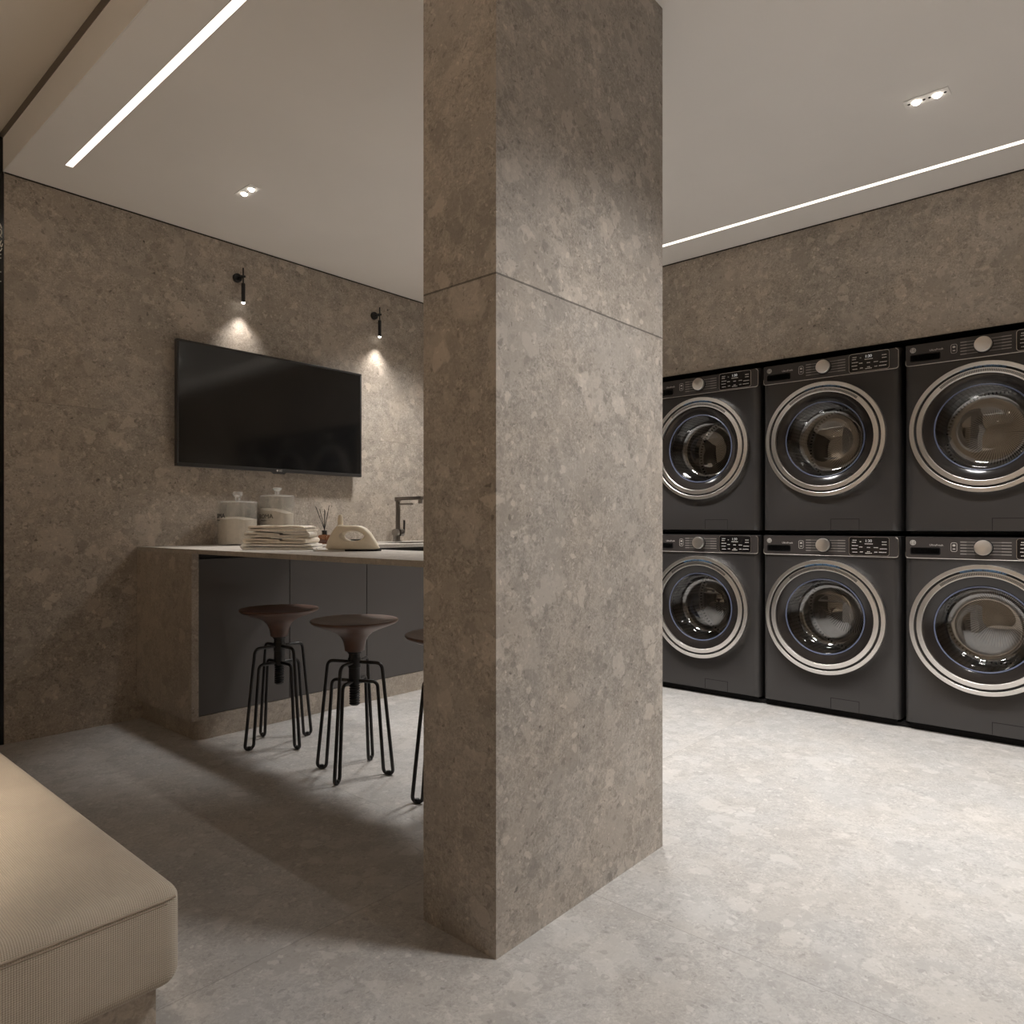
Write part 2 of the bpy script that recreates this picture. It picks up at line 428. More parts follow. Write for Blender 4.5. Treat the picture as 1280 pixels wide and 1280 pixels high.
def lamp_light(name, loc, watts, col, cone=None, blend=.6, radius=.03, target=None):
    d = bpy.data.lights.new(name, 'SPOT'); d.energy = watts; d.color = col
    d.spot_size = math.radians(cone); d.spot_blend = blend; d.shadow_soft_size = radius
    o = bpy.data.objects.new(name, d); COL.objects.link(o); o.location = loc
    if target is not None: o.rotation_euler = (Vector(target) - Vector(loc)).to_track_quat('-Z', 'Y').to_euler()
    return o
WHITE = (1.0, .985, .965); WARM = (1.0, .85, .69)
DLW = 262
proto = thing('recessed_downlight', 'twin recessed downlight near the right strip, over the machines', 'downlight', (3.160, .607, ZC), 0, 'twin recessed downlights')
MB().span((-.033, -.078, -.003), (.033, .078, -.0003), .001, 1).done('frame_plate', M['plaster'], proto, 0)
for s in (-1, 1):
    MB().lathe([(.0145, -.003), (.0145, -.0055), (.0125, -.0095), (.008, -.0125), (0, -.0135)], 20, (0, s * .036, 0), 'z', True).done('lamp', M['lamp'], proto)
    for q in (-1, 1): MB().cyl((0, s * .036 + q * .026, -.0042), (0, s * .036 + q * .026, -.003), .0055, 10).done('magnet', M['dots'], proto)
DL = [(1.803, 3.336, 'twin recessed downlight above the worktop, beyond the left strip', .34, 44, 1.0, .06),
      (3.160, 1.980, 'twin recessed downlight hidden by the pillar, over the machines', 1.16, 104, 1.0, .17),
      (3.160, 3.350, 'twin recessed downlight hidden by the pillar, near the back wall', .56, 120, .9, .14),
      (1.803, .250, 'twin recessed downlight in front of the pillar, above the picture', .65, 118, .85, .10),
      (3.160, -.76, 'twin recessed downlight right of the viewer', 1.0, 110, .9, .14)]
lamp_light('downlight_beam', (3.160, .607, ZC - .03), DLW * .80, WHITE, 96, 1.0, .17)
for x, y, lab, k, cone, blend, rad in DL:
    c = copy_tree(proto); c.location = (x, y, ZC); c['label'] = lab
    lamp_light('downlight_beam', (x, y, ZC - .03), DLW * k, WHITE, cone, blend, rad)
# warm hall downlights out of view; the two far ones added for ceiling bounce
for x, y, where in ((-.35, 1.95, 'directly above the bench'), (-1.6, .4, 'added left of the viewer to bounce light'), (-2.0, 2.6, 'added far left beyond the bench to bounce light')):
    c = copy_tree(proto); c.location = (x, y, ZU); c['label'] = 'twin recessed downlight in the higher hall ceiling, ' + where
    lamp_light('hall_beam', (x, y, ZU - .03), 255 if x > -1 else 640, WARM, 45 if x > -1 else 66, .45, .08)

# ------------------------------------------------------------------ wall lamps
def sconce(x, label, first=None):
    if first:
        t = copy_tree(first); t.location = (x, YW, 2.512); t['label'] = label; return t
    t = thing('wall_lamp', label, 'wall lamp', (x, YW, 2.512), 0, 'wall lamps above the television')
    MB().lathe([(.026, -.0005), (.026, -.016), (.024, -.018)], 28, (-.006, 0, 0), 'y', True, True).done('wall_plate', M['black_metal'], t)
    MB().cyl((-.004, -.018, 0), (.010, -.045, 0), .006, 10).cyl((-.004, -.042, .004), (.022, -.050, .006), .007, 12).done('arm', M['black_metal'], t)
    MB().cyl((.012, -.045, -.035), (.012, -.045, .056), .0045, 10).done('rod', M['black_metal'], t)
    MB().lathe([(.006, -.032), (.0115, -.038), (.0115, -.149), (.0098, -.149), (.0095, -.140)], 20, (.012, -.045, 0), 'z', True, True).done('lamp_tube', M['black_metal'], t)
    MB().lathe([(.0093, -.146), (.0092, -.1535), (.006, -.157), (.0, -.158)], 16, (.012, -.045, 0), 'z', True, False).done('lens', M['lamp'], t)
    return t
s1 = sconce(2.110, 'black tube wall lamp above the left part of the television')
sconce(3.125, 'black tube wall lamp right of the television, nearest the pillar', s1)
for x, k in ((2.122, 1.0), (3.137, 1.25)):
    lamp_light('wall_lamp_beam', (x, YW - .045, 2.348), 18 * k, (1, .94, .88), 104, 1.0, .012, (x, YW - .045 - .30, 1.5))

# ------------------------------------------------------------------ television
t = thing('wall_mounted_television', 'large flat black television hung on the stone wall', 'television', (2.338, 3.95, 1.716))
HW, HH = .6195, .3505
b = .013
MB().span((-HW, 0, -HH), (HW, .030, HH), .003).span((-HW + .1, .028, -HH + .06), (HW - .1, .052, HH - .12), .006).done('housing', M['tv_frame'], t)
f = MB()
f.span((-HW, -.004, HH - b), (HW, .004, HH), .0015).span((-HW, -.004, -HH), (HW, .004, -HH + .020), .0015)
f.span((-HW, -.004, -HH + .02), (-HW + .011, .004, HH - b), .0015).span((HW - .011, -.004, -HH + .02), (HW, .004, HH - b), .0015)
lip = [(-.055, 0), (-.035, -.012), (.035, -.012), (.055, 0)]
f.loops([[(x, .004, -HH + z_) for x, z_ in lip], [(x, -.004, -HH + z_) for x, z_ in lip]], True, True, True)
f.done('bezel', M['tv_frame'], t)
MB().span((-HW + .010, -.0015, -HH + .019), (HW - .010, .002, HH - .012)).done('screen', M['tv_screen'], t, 0)
lg = MB(); add_text(lg, 'LG', .016, lambda v: (v.x + .009, -.0048 - v.z, v.y - HH + .008))
lg.lathe([(.006, -.0046), (.0, -.0048)], 16, (-.012, 0, -HH + .008), 'y')
lg.done('logo', M['ink'], t)
MB().span((-.2, .052, -.15), (.2, .0735, .15)).done('wall_bracket', M['black_metal'], t, 0)

# ------------------------------------------------------------------ kitchen run
ZT, TH = .924, .021
XP0, XP1, YF = 1.540, 2.120, 3.376
t = thing('stone_worktop', 'L-shaped stone worktop with end panel, running from back wall to pillar', 'worktop', (XP0, YW, 0))
ox, oy = XP0, YW
wt = MB()
def ws(x0, y0, x1, y1, z0=ZT - TH, z1=ZT, bv=0): wt.span((x0 - ox, y0 - oy, z0), (x1 - ox, y1 - oy, z1), bv)
SX0, SX1, SY0, SY1 = 2.94, 3.46, 3.47, 3.80       # sink cut-out
ws(XP0, 1.407, XP1, YW - .001); ws(XP1, YF, SX0, YW - .001); ws(SX0, YF, SX1, SY0); ws(SX0, SY1, SX1, YW - .001); ws(SX1, YF, 3.62, YW - .001)
wt.done('slab', M['top_stone'], t, 0)
MB().span((0, YF + .001 - oy, .100), (.034, -.001, ZT - TH)).done('end_panel', M['base_stone'], t, 0)
MB().span((.034, YF + .012 - oy, .096), (2.08, YF + .06 - oy, .1145)).done('bottom_rail', M['base_stone'], t, 0)
pl = [(.030, -.001), (.030, YF + .075 - oy)]
for k in range(7):
    a = PI + k * PI / 12; pl.append((.030 + .05 + .05 * math.cos(a), YF + .064 - oy + .05 * math.sin(a)))
pl += [(2.08, YF + .014 - oy), (2.08, -.001)]
MB().prism(pl, 0, .096).done('plinth', M['base_stone'], t, 30)

def cabinet(x0, x1, label, doors):
    t = thing('base_cabinet', label, 'cabinet', (x0, YF + .014, .1145), 0, 'handleless base cabinets under the worktop')
    W = x1 - x0; D = YW - (YF + .014) - .012; Hc = .7880
    m = MB()
    m.span((.0008, .022, 0), (.016, D, Hc)).span((W - .016, .022, 0), (W - .0008, D, Hc)).span((.016, .022, 0), (W - .016, D, .016)).span((.016, D - .008, .016), (W - .016, D, Hc))
    m.span((.016, .024, Hc - .05), (W - .016, .04, Hc))
    m.done('carcass', M['carcass'], t, 0)
    n = len(doors)
    for i in range(n):
        a, bb = doors[i]
        MB().span((a - x0 + .0018, 0, .003), (bb - x0 - .0018, .020, .7605), .001, 1).done('door', M['door'], t, 0)
cabinet(1.5745, 2.071, 'dark grey base cabinet next to the stone end panel', [(1.5745, 2.071)])
cabinet(2.071, 2.578, 'dark grey base cabinet behind the stools, second from the stone end panel', [(2.071, 2.578)])
cabinet(2.578, 3.615, 'dark grey double-door base cabinet under the tap, nearest the pillar', [(2.578, 3.085), (3.085, 3.615)])

# sink
t = thing('sink', 'stainless steel sink basin sunk into the worktop below the tap', 'sink', ((SX0 + SX1) / 2, (SY0 + SY1) / 2, ZT))
a, b2 = (SX1 - SX0) / 2 - .0015, (SY1 - SY0) / 2 - .0015
def rr3(w_, h_, r, z): return [(x, y, z) for x, y in rrect(w_ * 2, h_ * 2, r, 5)]
MB().loops([rr3(a, b2, .02, -.0005), rr3(a - .004, b2 - .004, .02, -.0005), rr3(a - .008, b2 - .008, .03, -.15), rr3(a - .04, b2 - .04, .04, -.165), rr3(.03, .03, .029, -.17),
            rr3(.03, .03, .029, -.173), rr3(a - .035, b2 - .035, .04, -.17), rr3(a - .004, b2 - .004, .03, -.155), rr3(a, b2, .02, -.004)], True, False, False, True).done('basin', M['steel'], t, 35)
MB().lathe([(.028, -.169), (.020, -.167), (.010, -.169), (.0, -.169)], 20, cap0=True).done('drain', M['dark_steel'], t)

# tap
t = thing('kitchen_tap', 'tall square-spouted steel tap standing by the back wall', 'tap', (3.240, 3.905, ZT))
MB().lathe([(.027, .0002), (.027, .006), (.018, .009), (.0165, .012), (.0165, .285)], 24, cap0=True).box((0, 0, .298), (.034, .036, .030), .003).done('column', M['dark_steel'], t)
MB().span((-.016, -.255, .290), (.016, .012, .313), .003).done('spout', M['dark_steel'], t)
MB().cyl((0, -.238, .262), (0, -.238, .290), .016, 20).done('nozzle', M['steel'], t)
MB().tube(fillet([(0, 0, .245), (0, -.02, .262), (0, -.165, .262)], .012), .0065, 12).done('spray_arm', M['steel'], t)
for s in (-1, 1):
    m = MB().cyl((s * .012, -.004, .062), (s * .040, -.010, .062), .026, 24)
    v = m.done('valve', M['steel'], t)
    if s == 1: MB().tube([(.046, -.012, .060), (.048, -.012, .15)], .0075, 12).done('lever', M['black_metal'], v)
    else: MB().cyl((-.040, -.010, .0), (-.040, -.010, .040), .013, 16).done('valve_stem', M['steel'], v)

# ------------------------------------------------------------------ things on the worktop
FW = Vector((.7526, .6585)); RT = Vector((.6585, -.7526)); RZ = math.atan2(-.7526, .6585)
def wrap(R, ang0, zc):                      # lettering wrapped onto a cylinder, outward
    return lambda v: ((R + .0004 + v.z) * math.cos(ang0 + v.x / R), (R + .0004 + v.z) * math.sin(ang0 + v.x / R), zc + v.y)
def jar(x, y, R, h, knob, fill, slope, label, plabel, a0, words):
    t = thing('glass_jar', label, 'jar', (x, y, ZT + .0004), 0, 'glass jars of washing powder')
    th = .003
    MB().lathe([(0, 0), (R - .004, 0), (R, .004), (R, h - .004), (R - .001, h), (R - th, h), (R - th, .010), (R - th - .004, .007), (0, .007)], 48).done('jar_body', M['jar_glass'], t)
    ld = MB().lathe([(0, h + .0005), (R + .0015, h + .0005), (R + .0015, h + .007), (R - .006, h + .010), (.012, h + .011), (.010, h + .016), (0, h + .016)], 40).done('lid', M['lid_glass'], t)
    MB().lathe([(.016, h + .0162), (.015, h + .034), (.028, h + .044), (.030, knob - .006), (.027, knob), (0, knob)], 24, cap0=True).done('knob', M['lid_glass'], ld)
    m = MB(); add_text(m, words, .037, wrap(R, a0, .166)); add_text(m, 'detergent', .013, wrap(R, a0, .143))
    m.done('lettering', M['reed'], t)
    r = R - th - .001
    m = MB(); n = 40
    ring = lambda rr, z0, sl: [(rr * math.cos(2 * PI * k / n), rr * math.sin(2 * PI * k / n), z0 + sl * rr / r * math.cos(2 * PI * k / n - 2.2) + .003 * math.sin(5 * 2 * PI * k / n)) for k in range(n)]
    m.loops([ring(r - .003, .0078, 0), ring(r, .012, 0), ring(r, fill, slope), ring(r * .7, fill + .006, slope), ring(r * .3, fill + .010, slope), ring(.001, fill + .011, slope)], True, True, True)
    p = m.done('washing_powder', M['powder']); p.location = t.location
    tag(p, plabel, 'washing powder', kind='stuff')
jar(2.030, 3.872, .108, .241, .306, .15, .004, 'lidded glass jar standing left of the folded towels', 'white washing powder inside the shorter left jar', 2.98, 'AROMA')
jar(2.300, 3.905, .101, .285, .341, .20, .016, 'taller lidded glass jar behind the folded towels', 'white washing powder inside the taller jar behind the towels', -2.97, 'AROMA')

# folded towels
tc_ = FW * 3.40 + RT * (-1.10)
def ribbon(name, path, th, depth, mat, seedv):
    P = [Vector((p[0], 0, p[1])) for p in path]; L = len(P); top, bot = [], []
    for i in range(L):
        tt = (P[min(i + 1, L - 1)] - P[max(i - 1, 0)]).normalized(); nn = Vector((-tt.z, 0, tt.x))
        e = th / 2 * (1 if 0 < i < L - 1 else .55)
        top.append(P[i] + nn * e); bot.append(P[i] - nn * e)
    sec = top + bot[::-1]
    m = MB(); ns = 9; rings = []
    for j in range(ns):
        y = -depth / 2 + depth * j / (ns - 1); ring = []
        for p in sec:
            k = noise.noise(Vector((p.x * 14 + seedv, y * 9, p.z * 20))) * .0060
            ring.append((p.x + k * 2.2, y + k * 2, max(p.z + k * .35, th * .02)))
        rings.append(ring)
    m.loops(rings, True, True, True)
    o = m.done(name, mat, smooth=60); return o
def arcpts(cx, cz, r, a0, a1, n=7): return [(cx + r * math.cos(math.radians(a0 + (a1 - a0) * k / n)), cz + r * math.sin(math.radians(a0 + (a1 - a0) * k / n))) for k in range(n + 1)]
def line(a, b, n=8): return [(a[0] + (b[0] - a[0]) * k / n, a[1] + (b[1] - a[1]) * k / n) for k in range(n)]
TT = .0112
def fold_a(hw):   # one thick fold: bottom strand, round the left end, top strand
    return line((hw + .012, .0056), (-hw, .0056)) + arcpts(-hw, .0133, .0077, 270, 90) + line((-hw, .0210), (0, .0215)) + line((0, .0215), (hw, .0200)) + [(hw + .006, .0190)]
def fold_b(hw):   # folded at the right, the left end doubled under
    return line((.02, .0140), (-hw + .01, .0200)) + line((-hw + .01, .0200), (-hw, .0210)) + arcpts(-hw, .0133, .0077, 90, 270) + line((-hw, .0056), (hw, .0056)) + arcpts(hw, .0133, .0077, -90, 90) + line((hw, .0204), (.05, .0204)) + [(.035, .0200)]
z = ZT + .0006
tow = [('white linen towel at the bottom of the folded stack', fold_a(.150), 'towel_white', .002),
       ('beige linen towel, second from the bottom of the folded stack', fold_b(.132), 'towel', .0),
       ('greyish linen towel, second from the top of the folded stack', fold_b(.140), 'towel_grey', -.003),
       ('beige linen towel on top of the folded stack', fold_a(.128), 'towel', .003)]
for i, (lab, path, mt, dx) in enumerate(tow):
    o = ribbon('folded_towel', path, TT, .19 - .006 * i, M[mt], i * 3.7)
    q = tc_ + RT * dx
    o.location = (q.x, q.y, z); o.rotation_euler = (0, 0, RZ + (.05, -.04, .03, -.02)[i])
    tag(o, lab, 'towel', 'folded towels on the worktop')
    z += .0286

# reed diffuser
t = thing('reed_diffuser', 'amber glass reed diffuser with black sticks between towels and iron', 'diffuser', (2.512, 3.722, ZT + .0004))
MB().lathe([(0, 0), (.037, 0), (.039, .003), (.039, .048), (.034, .055), (.016, .057), (.013, .060), (.013, .066)], 32).done('bottle', M['amber'], t)
MB().lathe([(0, .004), (.035, .004), (.035, .030), (0, .030)], 28).done('oil', M['amber_oil'], t)
MB().lathe([(.0155, .058), (.0155, .082), (.006, .083)], 20, cap0=True, cap1=True).done('collar', M['black_metal'], t)
for (a, l, r) in ((150, .215, .040), (95, .205, .020), (-40, .235, .048), (200, .228, .052), (-75, .212, .026)):
    d = Vector((RT.x * math.cos(math.radians(a)) + FW.x * math.sin(math.radians(a)), RT.y * math.cos(math.radians(a)) + FW.y * math.sin(math.radians(a)), 0))
    MB().tube([tuple(-d * .004 + Vector((0, 0, .075))), tuple(d * r + Vector((0, 0, l)))], .0019, 7).done('reed', M['reed'], t)

# steam iron
ic = FW * 3.16 + RT * (-.704)
t = thing('steam_iron', 'cream steam iron resting on the worktop beside the towels', 'iron', (ic.x, ic.y, ZT + .0004), RZ)
OUT = [(-.117, .008), (-.108, .045), (-.088, .085), (-.071, .108), (-.060, .116), (-.040, .114), (.0, .114), (.028, .112), (.052, .102), (.075, .080), (.098, .045), (.114, .015), (.120, .007)]
HC = (.0, .067)
def ray_out(a, poly):
    d = (math.cos(a), math.sin(a)); best = None
    for i in range(len(poly)):
        (x1, y1), (x2, y2) = poly[i], poly[(i + 1) % len(poly)]
        ex, ey = x2 - x1, y2 - y1; den = d[0] * ey - d[1] * ex
        if abs(den) < 1e-9: continue
        qx, qy = x1 - HC[0], y1 - HC[1]
        s_ = (qx * ey - qy * ex) / den; u_ = (qx * d[1] - qy * d[0]) / den
        if s_ > 0 and -1e-6 <= u_ <= 1 + 1e-6: best = s_ if best is None else max(best, s_)
    return best
na = 72; angs = [2 * PI * k / na for k in range(na)]
def hole_r(a):
    rx = .050; rz = .023
    return 1 / math.sqrt((math.cos(a) / rx) ** 2 + (math.sin(a) / rz) ** 2)
def wid(x): return .006 + .044 * math.sqrt(max(0, min(1, (.122 - x) / .17)))
rings = []
for (kind, off, yo) in (('h', 0, -.006), ('h', .005, 0), ('o', -.009, 0), ('o', -.002, -.004), ('o', 0, -.010)):
    rg = []
    for a in angs:
        r = hole_r(a) + off if kind == 'h' else ray_out(a, OUT) + off
        x, z_ = HC[0] + r * math.cos(a), HC[1] + r * math.sin(a)
        rg.append((x, max(wid(x) + yo, .002), z_))
    rings.append(rg)
full = [[(x, -y, z_) for x, y, z_ in rg] for rg in rings] + [[p for p in rg] for rg in rings[::-1]]
MB().loops(full, True, False, False, True).done('iron_body', M['iron'], t, 50)
sp = [(x, wid(x) - .003) for x in [-.03 + .0151 * k for k in range(10)]] + [(.122, 0)]
sp = sp + [(x, -y) for x, y in sp[::-1] if y > 0]
MB().prism(sp, 0, .0085).done('soleplate', M['iron_dark'], t, 0)
MB().prism([(-.150, -.05), (-.031, -.047), (-.031, .047), (-.150, .05)], 0, .0075).done('heel_rest', M['iron_white'], t, 0)
MB().span((-.012, -.012, .0465), (.042, .012, .053), .002).done('steam_button', M['iron_dark'], t)
MB().lathe([(.0125, .108), (.0125, .128), (.011, .150), (.007, .161), (0, .163)], 20, (-.060, 0, 0), 'z', True).done('water_cap', M['iron'], t)
MB().tube(fillet([(-.149, .02, .004), (-.165, .01, .004), (-.175, -.025, .004), (-.16, -.05, .004), (-.145, -.035, .004), (-.165, -.005, .0105)], .018), .0032, 8).done('power_cord', M['iron_white'], t)

# ------------------------------------------------------------------ stools
def make_stool(label):
    t = thing('screw_stool', label, 'stool', (1.820, 3.070, 0), 0, 'screw stools tucked under the worktop')
    MB().lathe([(0, .509), (.036, .509), (.041, .512), (.0425, .530), (.047, .550), (.057, .570), (.076, .588), (.108, .603), (.145, .616), (.172, .627), (.181, .634), (.1825, .639), (.180, .642),
                (.170, .6405), (.140, .635), (.090, .630), (.04, .628), (0, .6275)], 64).done('seat', M['seat'], t, 60)
    MB().lathe([(.020, .372), (.0245, .374), (.0245, .440), (.027, .442), (.027, .482), (.0245, .484), (.0245, .500), (.030, .502), (.030, .5085), (0, .5085)], 28, cap0=True).done('sleeve', M['black_metal'], t, 30)
    prof = [(.0, .282), (.017, .282)]
    for k in range(9): prof += [(.0175, .284 + k * .0105), (.0225, .2875 + k * .0105), (.0225, .2905 + k * .0105), (.0175, .294 + k * .0105)]
    MB().lathe(prof + [(.017, .385)], 24).done('screw', M['black_metal'], t, 30)
    for k in range(2):
        MB().cyl((.02 * math.cos(.6), .02 * math.sin(.6), (.46, .395)[k]), (.041 * math.cos(.6), .041 * math.sin(.6), (.46, .395)[k]), .006, 10).done('bolt', M['black_metal'], t)
    for k in range(4):
        a = k * PI / 2
        pr = [(.018, .464), (.124, .464), (.1755, .0068), (.1325, .0068), (.104, .385), (.018, .385)]
        path = fillet([(r * math.cos(a), r * math.sin(a), z_) for r, z_ in pr], [.030, .0215, .0215, .026], 8)
        lg_ = MB().tube(path, .0074, 10).done('leg', M['black_metal'], t)
        MB().lathe([(0, .0004), (.0045, .0004), (.0105, .006), (.0108, .013), (.0075, .018), (0, .019)], 14, (.154 * math.cos(a), .154 * math.sin(a), 0)).done('foot_glide', M['black_metal'], lg_)
    return t
st = make_stool('brown-topped screw stool at the left, nearest the stone end panel')
for (x, y, a, lab) in ((1.815, 2.470, 27, 'brown-topped screw stool in the middle, in full view left of the pillar'), (1.820, 1.870, 22, 'brown-topped screw stool mostly hidden behind the pillar')):
    c = copy_tree(st); c.location = (x, y, 0); c.rotation_euler = (0, 0, math.radians(a)); c['label'] = lab

# ------------------------------------------------------------------ bench
t = thing('upholstered_bench', 'beige upholstered bench in the lower left foreground', 'bench', (.525, 1.178, 0))
cu = MB().span((-1.0, 0, .283), (0, 2.3, .452), .030, 6)
cu.done('cushion', M['fabric'], t, 60)
zs = .4315
MB().tube(fillet([(-.97, .0016, zs), (-.030, .0016, zs), (-.013, .0042, zs)], .02), .0022, 8).tube([(-.97, .0004, zs - .0056), (-.028, .0004, zs - .0056)], .0013, 6).done('piping', M['piping'], t)
MB().span((-.95, .03, 0), (-.033, 2.24, .286)).done('plinth', M['base_stone'], t, 0)

# ------------------------------------------------------------------ washing machines
# local axes: -x is the front, +y is the viewer's left, z up; origin on the floor under the middle of the front
WH, WW = .9600, .714
DC = (.018, .5155)                            # door centre (y, z) above the machine's own foot
def ringpts(r, x, n=96): return [(x, DC[0] + r * math.cos(2 * PI * k / n), DC[1] + r * math.sin(2 * PI * k / n)) for k in range(n)]
def perim(w, z0, z1, x, n=96):
    pts = []
    for k in range(n):
        a = 2 * PI * k / n; c_, s_ = math.cos(a), math.sin(a)
        ts = []
        if c_ > 1e-9: ts.append((w - DC[0]) / c_)
        if c_ < -1e-9: ts.append((-w - DC[0]) / c_)
        if s_ > 1e-9: ts.append((z1 - DC[1]) / s_)
        if s_ < -1e-9: ts.append((z0 - DC[1]) / s_)
        q = min(ts); pts.append([x, DC[0] + c_ * q, DC[1] + s_ * q])
    for cy_, cz_ in ((w, z1), (-w, z1), (w, z0), (-w, z0)):   # pull the nearest point onto each corner
        i = min(range(n), key=lambda k: (pts[k][1] - cy_) ** 2 + (pts[k][2] - cz_) ** 2)
        pts[i][1], pts[i][2] = cy_, cz_
    return [tuple(p) for p in pts]
def make_washer(label):
    t = thing('washing_machine', label, 'washing machine', (4.051, 1.255, 0), 0, 'front-loading machines stacked in two rows')
    hw, B0, B1 = WW / 2, .014, WH
    rings = [ringpts(.268, .03), ringpts(.268, .002), ringpts(.272, 0)]
    rr = .034
    rings.append(perim(hw - rr - .003, B0 + .006, B1 - .006, 0)); rings.append(perim(hw - rr, B0 + .004, B1 - .004, 0))
    for k in range(1, 7):
        a = k / 6 * PI / 2
        rings.append(perim(hw - rr + rr * math.sin(a), B0 + .004 - .004 * math.sin(a), B1 - .004 + .004 * math.sin(a), rr - rr * math.cos(a)))
    rings.append(perim(hw, B0, B1, .64))
    MB().loops(rings, True, False, True).done('body', M['washer'], t, 50)
    MB().span((.035, -hw + .02, .0), (.62, hw - .02, B0 + .001)).done('foot_base', M['niche'], t, 0)
    # control panel with a silver lower edge that turns up at both ends
    p0, p1 = B1 - .1085, B1 - .003
    pol = [(-hw + .006, p1), (hw - .006, p1)] + [(hw - .006 - .016 + .016 * math.cos(a), p0 + .016 - .016 * math.sin(a)) for a in [k * PI / 12 for k in range(7)]] + [(-hw + .006 + .016 - .016 * math.sin(a), p0 + .016 - .016 * math.cos(a)) for a in [k * PI / 12 for k in range(7)]]
    m = MB()
    m.loops([[(.02, y, z_) for y, z_ in pol], [(-.004, y, z_) for y, z_ in pol], [(-.008, y * .994, p0 + (z_ - p0) * .985 + .0008) for y, z_ in pol]], True, False, True)
    pn = m.done('control_panel', M['panel'], t, 30)
    MB().tube(fillet([(-.0065, hw - .0065, p0 + .030), (-.0065, hw - .0065, p0 + .0005), (-.0065, -hw + .0065, p0 + .0005), (-.0065, -hw + .0065, p1 - .012), (-.0065, -hw + .02, p1 - .001)], [.016, .016, .010], 6), .0021, 8).done('silver_edge', M['rim_silver'], pn)
    zz = B1 - .986                             # measured heights were taken with the panel top at .986
    X = -.0083
    lgo = MB().lathe([(.0135, X + .0002), (.0135, X - .0009), (.0125, X - .0013), (0, X - .0013)], 28, (0, .317, .955 + zz), 'x', True).done('logo', M['ink'], pn, 30)
    lgm = MB().lathe([(.0118, X - .0012), (.0118, X - .0016), (.0110, X - .0016), (.0110, X - .0012)], 28, (0, .317, .955 + zz), 'x', closed=True)
    add_text(lgm, 'GE', .0150, lambda v: (X - .0017 - v.z, .317 - v.x, .955 + zz + v.y))
    for k in range(4): lgm.tube([(X - .0014, .317 + .0085 * math.cos(k * PI / 2 + q), .955 + zz + .0085 * math.sin(k * PI / 2 + q)) for q in (.3, .6, .9, 1.2)], .0007, 5)
    lgm.done('logo_lettering', M['groove'], lgo)
    MB().loops([[(X - .0006, y, z_) for y, z_ in rrect(.134, .036, .008, 4, .263, .9135 + zz)], [(X - .0006, y, z_) for y, z_ in rrect(.128, .031, .006, 4, .263, .9135 + zz)],
                [(X + .0003, y, z_) for y, z_ in rrect(.126, .030, .006, 4, .263, .9135 + zz)]], True, False, True).done('drawer_handle', M['niche'], pn, 0)
    tx = MB(); add_text(tx, 'UltraFresh', .0140, lambda v: (X - .0004 - v.z, .214 - v.x, .944 + zz + v.y)); tx.done('lettering', M['ink'], pn)
    def frame_tube(w_, h_, r_, cy_, cz_, tr): return MB().tube([(X - .0006, y, z_) for y, z_ in rrect(w_, h_, r_, 5, cy_, cz_)], tr, 6, closed=True)
    m = frame_tube(.025, .043, .007, .1385, .9355 + zz, .0009)
    m.loops([[(X - .0006, y, z_) for y, z_ in rrect(.012, .010, .004, 3, .1385, .944 + zz)]], cap1=True); m.span((X - .0008, .133, .924 + zz), (X, .144, .929 + zz))
    m.done('pod_icon', M['ink'], pn)
    m = MB()
    for i in range(5):
        zl = .961 + zz - i * .0145
        m.span((X - .0006, .046 if i not in (0, 4) else .040, zl - .0012), (X + .0002, .112, zl + .0012)); m.span((X - .0007, .086, zl - .0026), (X + .0002, .112, zl + .0026))
        m.span((X - .0006, -.094, zl - .0012), (X + .0002, -.012 if i not in (0, 4) else -.006, zl + .0012)); m.span((X - .0007, -.094, zl - .0022), (X + .0002, -.055, zl + .0022))
    m.done('dial_markings', M['ink_dim'], pn, 0)
    kz = .9355 + zz
    kb = MB().lathe([(.040, X), (.040, X - .004), (.0385, X - .006)], 40, (0, .017, kz), 'x', True, True).done('dial', M['groove'], pn)
    MB().lathe([(.0365, X - .006), (.0365, X - .022), (.0345, X - .0245), (.030, X - .0235), (0, X - .0235)], 40, (0, .017, kz), 'x', True).done('dial_cap', M['chrome'], kb, 30)
    cy_, cz_ = -.2105, .932 + zz
    dp = MB().loops([[(X + .0004, y, z_) for y, z_ in rrect(.194, .096, .012, 5, cy_, cz_)], [(X - .0008, y, z_) for y, z_ in rrect(.192, .094, .012, 5, cy_, cz_)]], True, False, True).done('display', M['display'], pn, 0)
    frame_tube(.195, .097, .012, cy_, cz_, .0015).done('display_frame', M['rim_silver'], dp)
    Xd = X - .0010
    m = MB(); add_text(m, '1:30', .020, lambda v: (Xd - .0003 - v.z, cy_ - v.x + .002, cz_ + .028 + v.y)); m.done('digits', M['digit'], dp)
    m = MB(); rd = random.Random(7)
    for (y, z_, l) in ((.070, .031, .020), (.070, .020, .024), (.068, .003, .030), (.070, -.014, .028), (.068, -.032, .024), (.040, .024, .008), (.038, -.004, .018), (.036, -.030, .014), (0, .013, .04), (.0, -.006, .018), (.0, -.028, .016), (.0, -.036, .034),
                       (-.034, -.006, .020), (-.034, -.030, .014), (-.074, .024, .022), (-.074, .010, .022), (-.070, -.012, .034), (-.068, -.030, .038)):
        x_ = cy_ + y
        while l > .004:
            w_ = min(rd.uniform(.004, .009), l)
            m.span((Xd - .0006, x_ + l / 2 - w_, cz_ + z_ - .0019), (Xd + .0002, x_ + l / 2, cz_ + z_ + .0019)); x_ -= (w_ + .0012) / 2; l -= w_ + .0012
    m.done('display_markings', M['ink'], dp, 0)
    # door
    def lath(prof, name, mat, par, cap1=False, closed=False, n=96, sm=30):
        return MB().lathe(prof, n, (0, DC[0], DC[1]), 'x', False, cap1, closed).done(name, mat, par, sm)
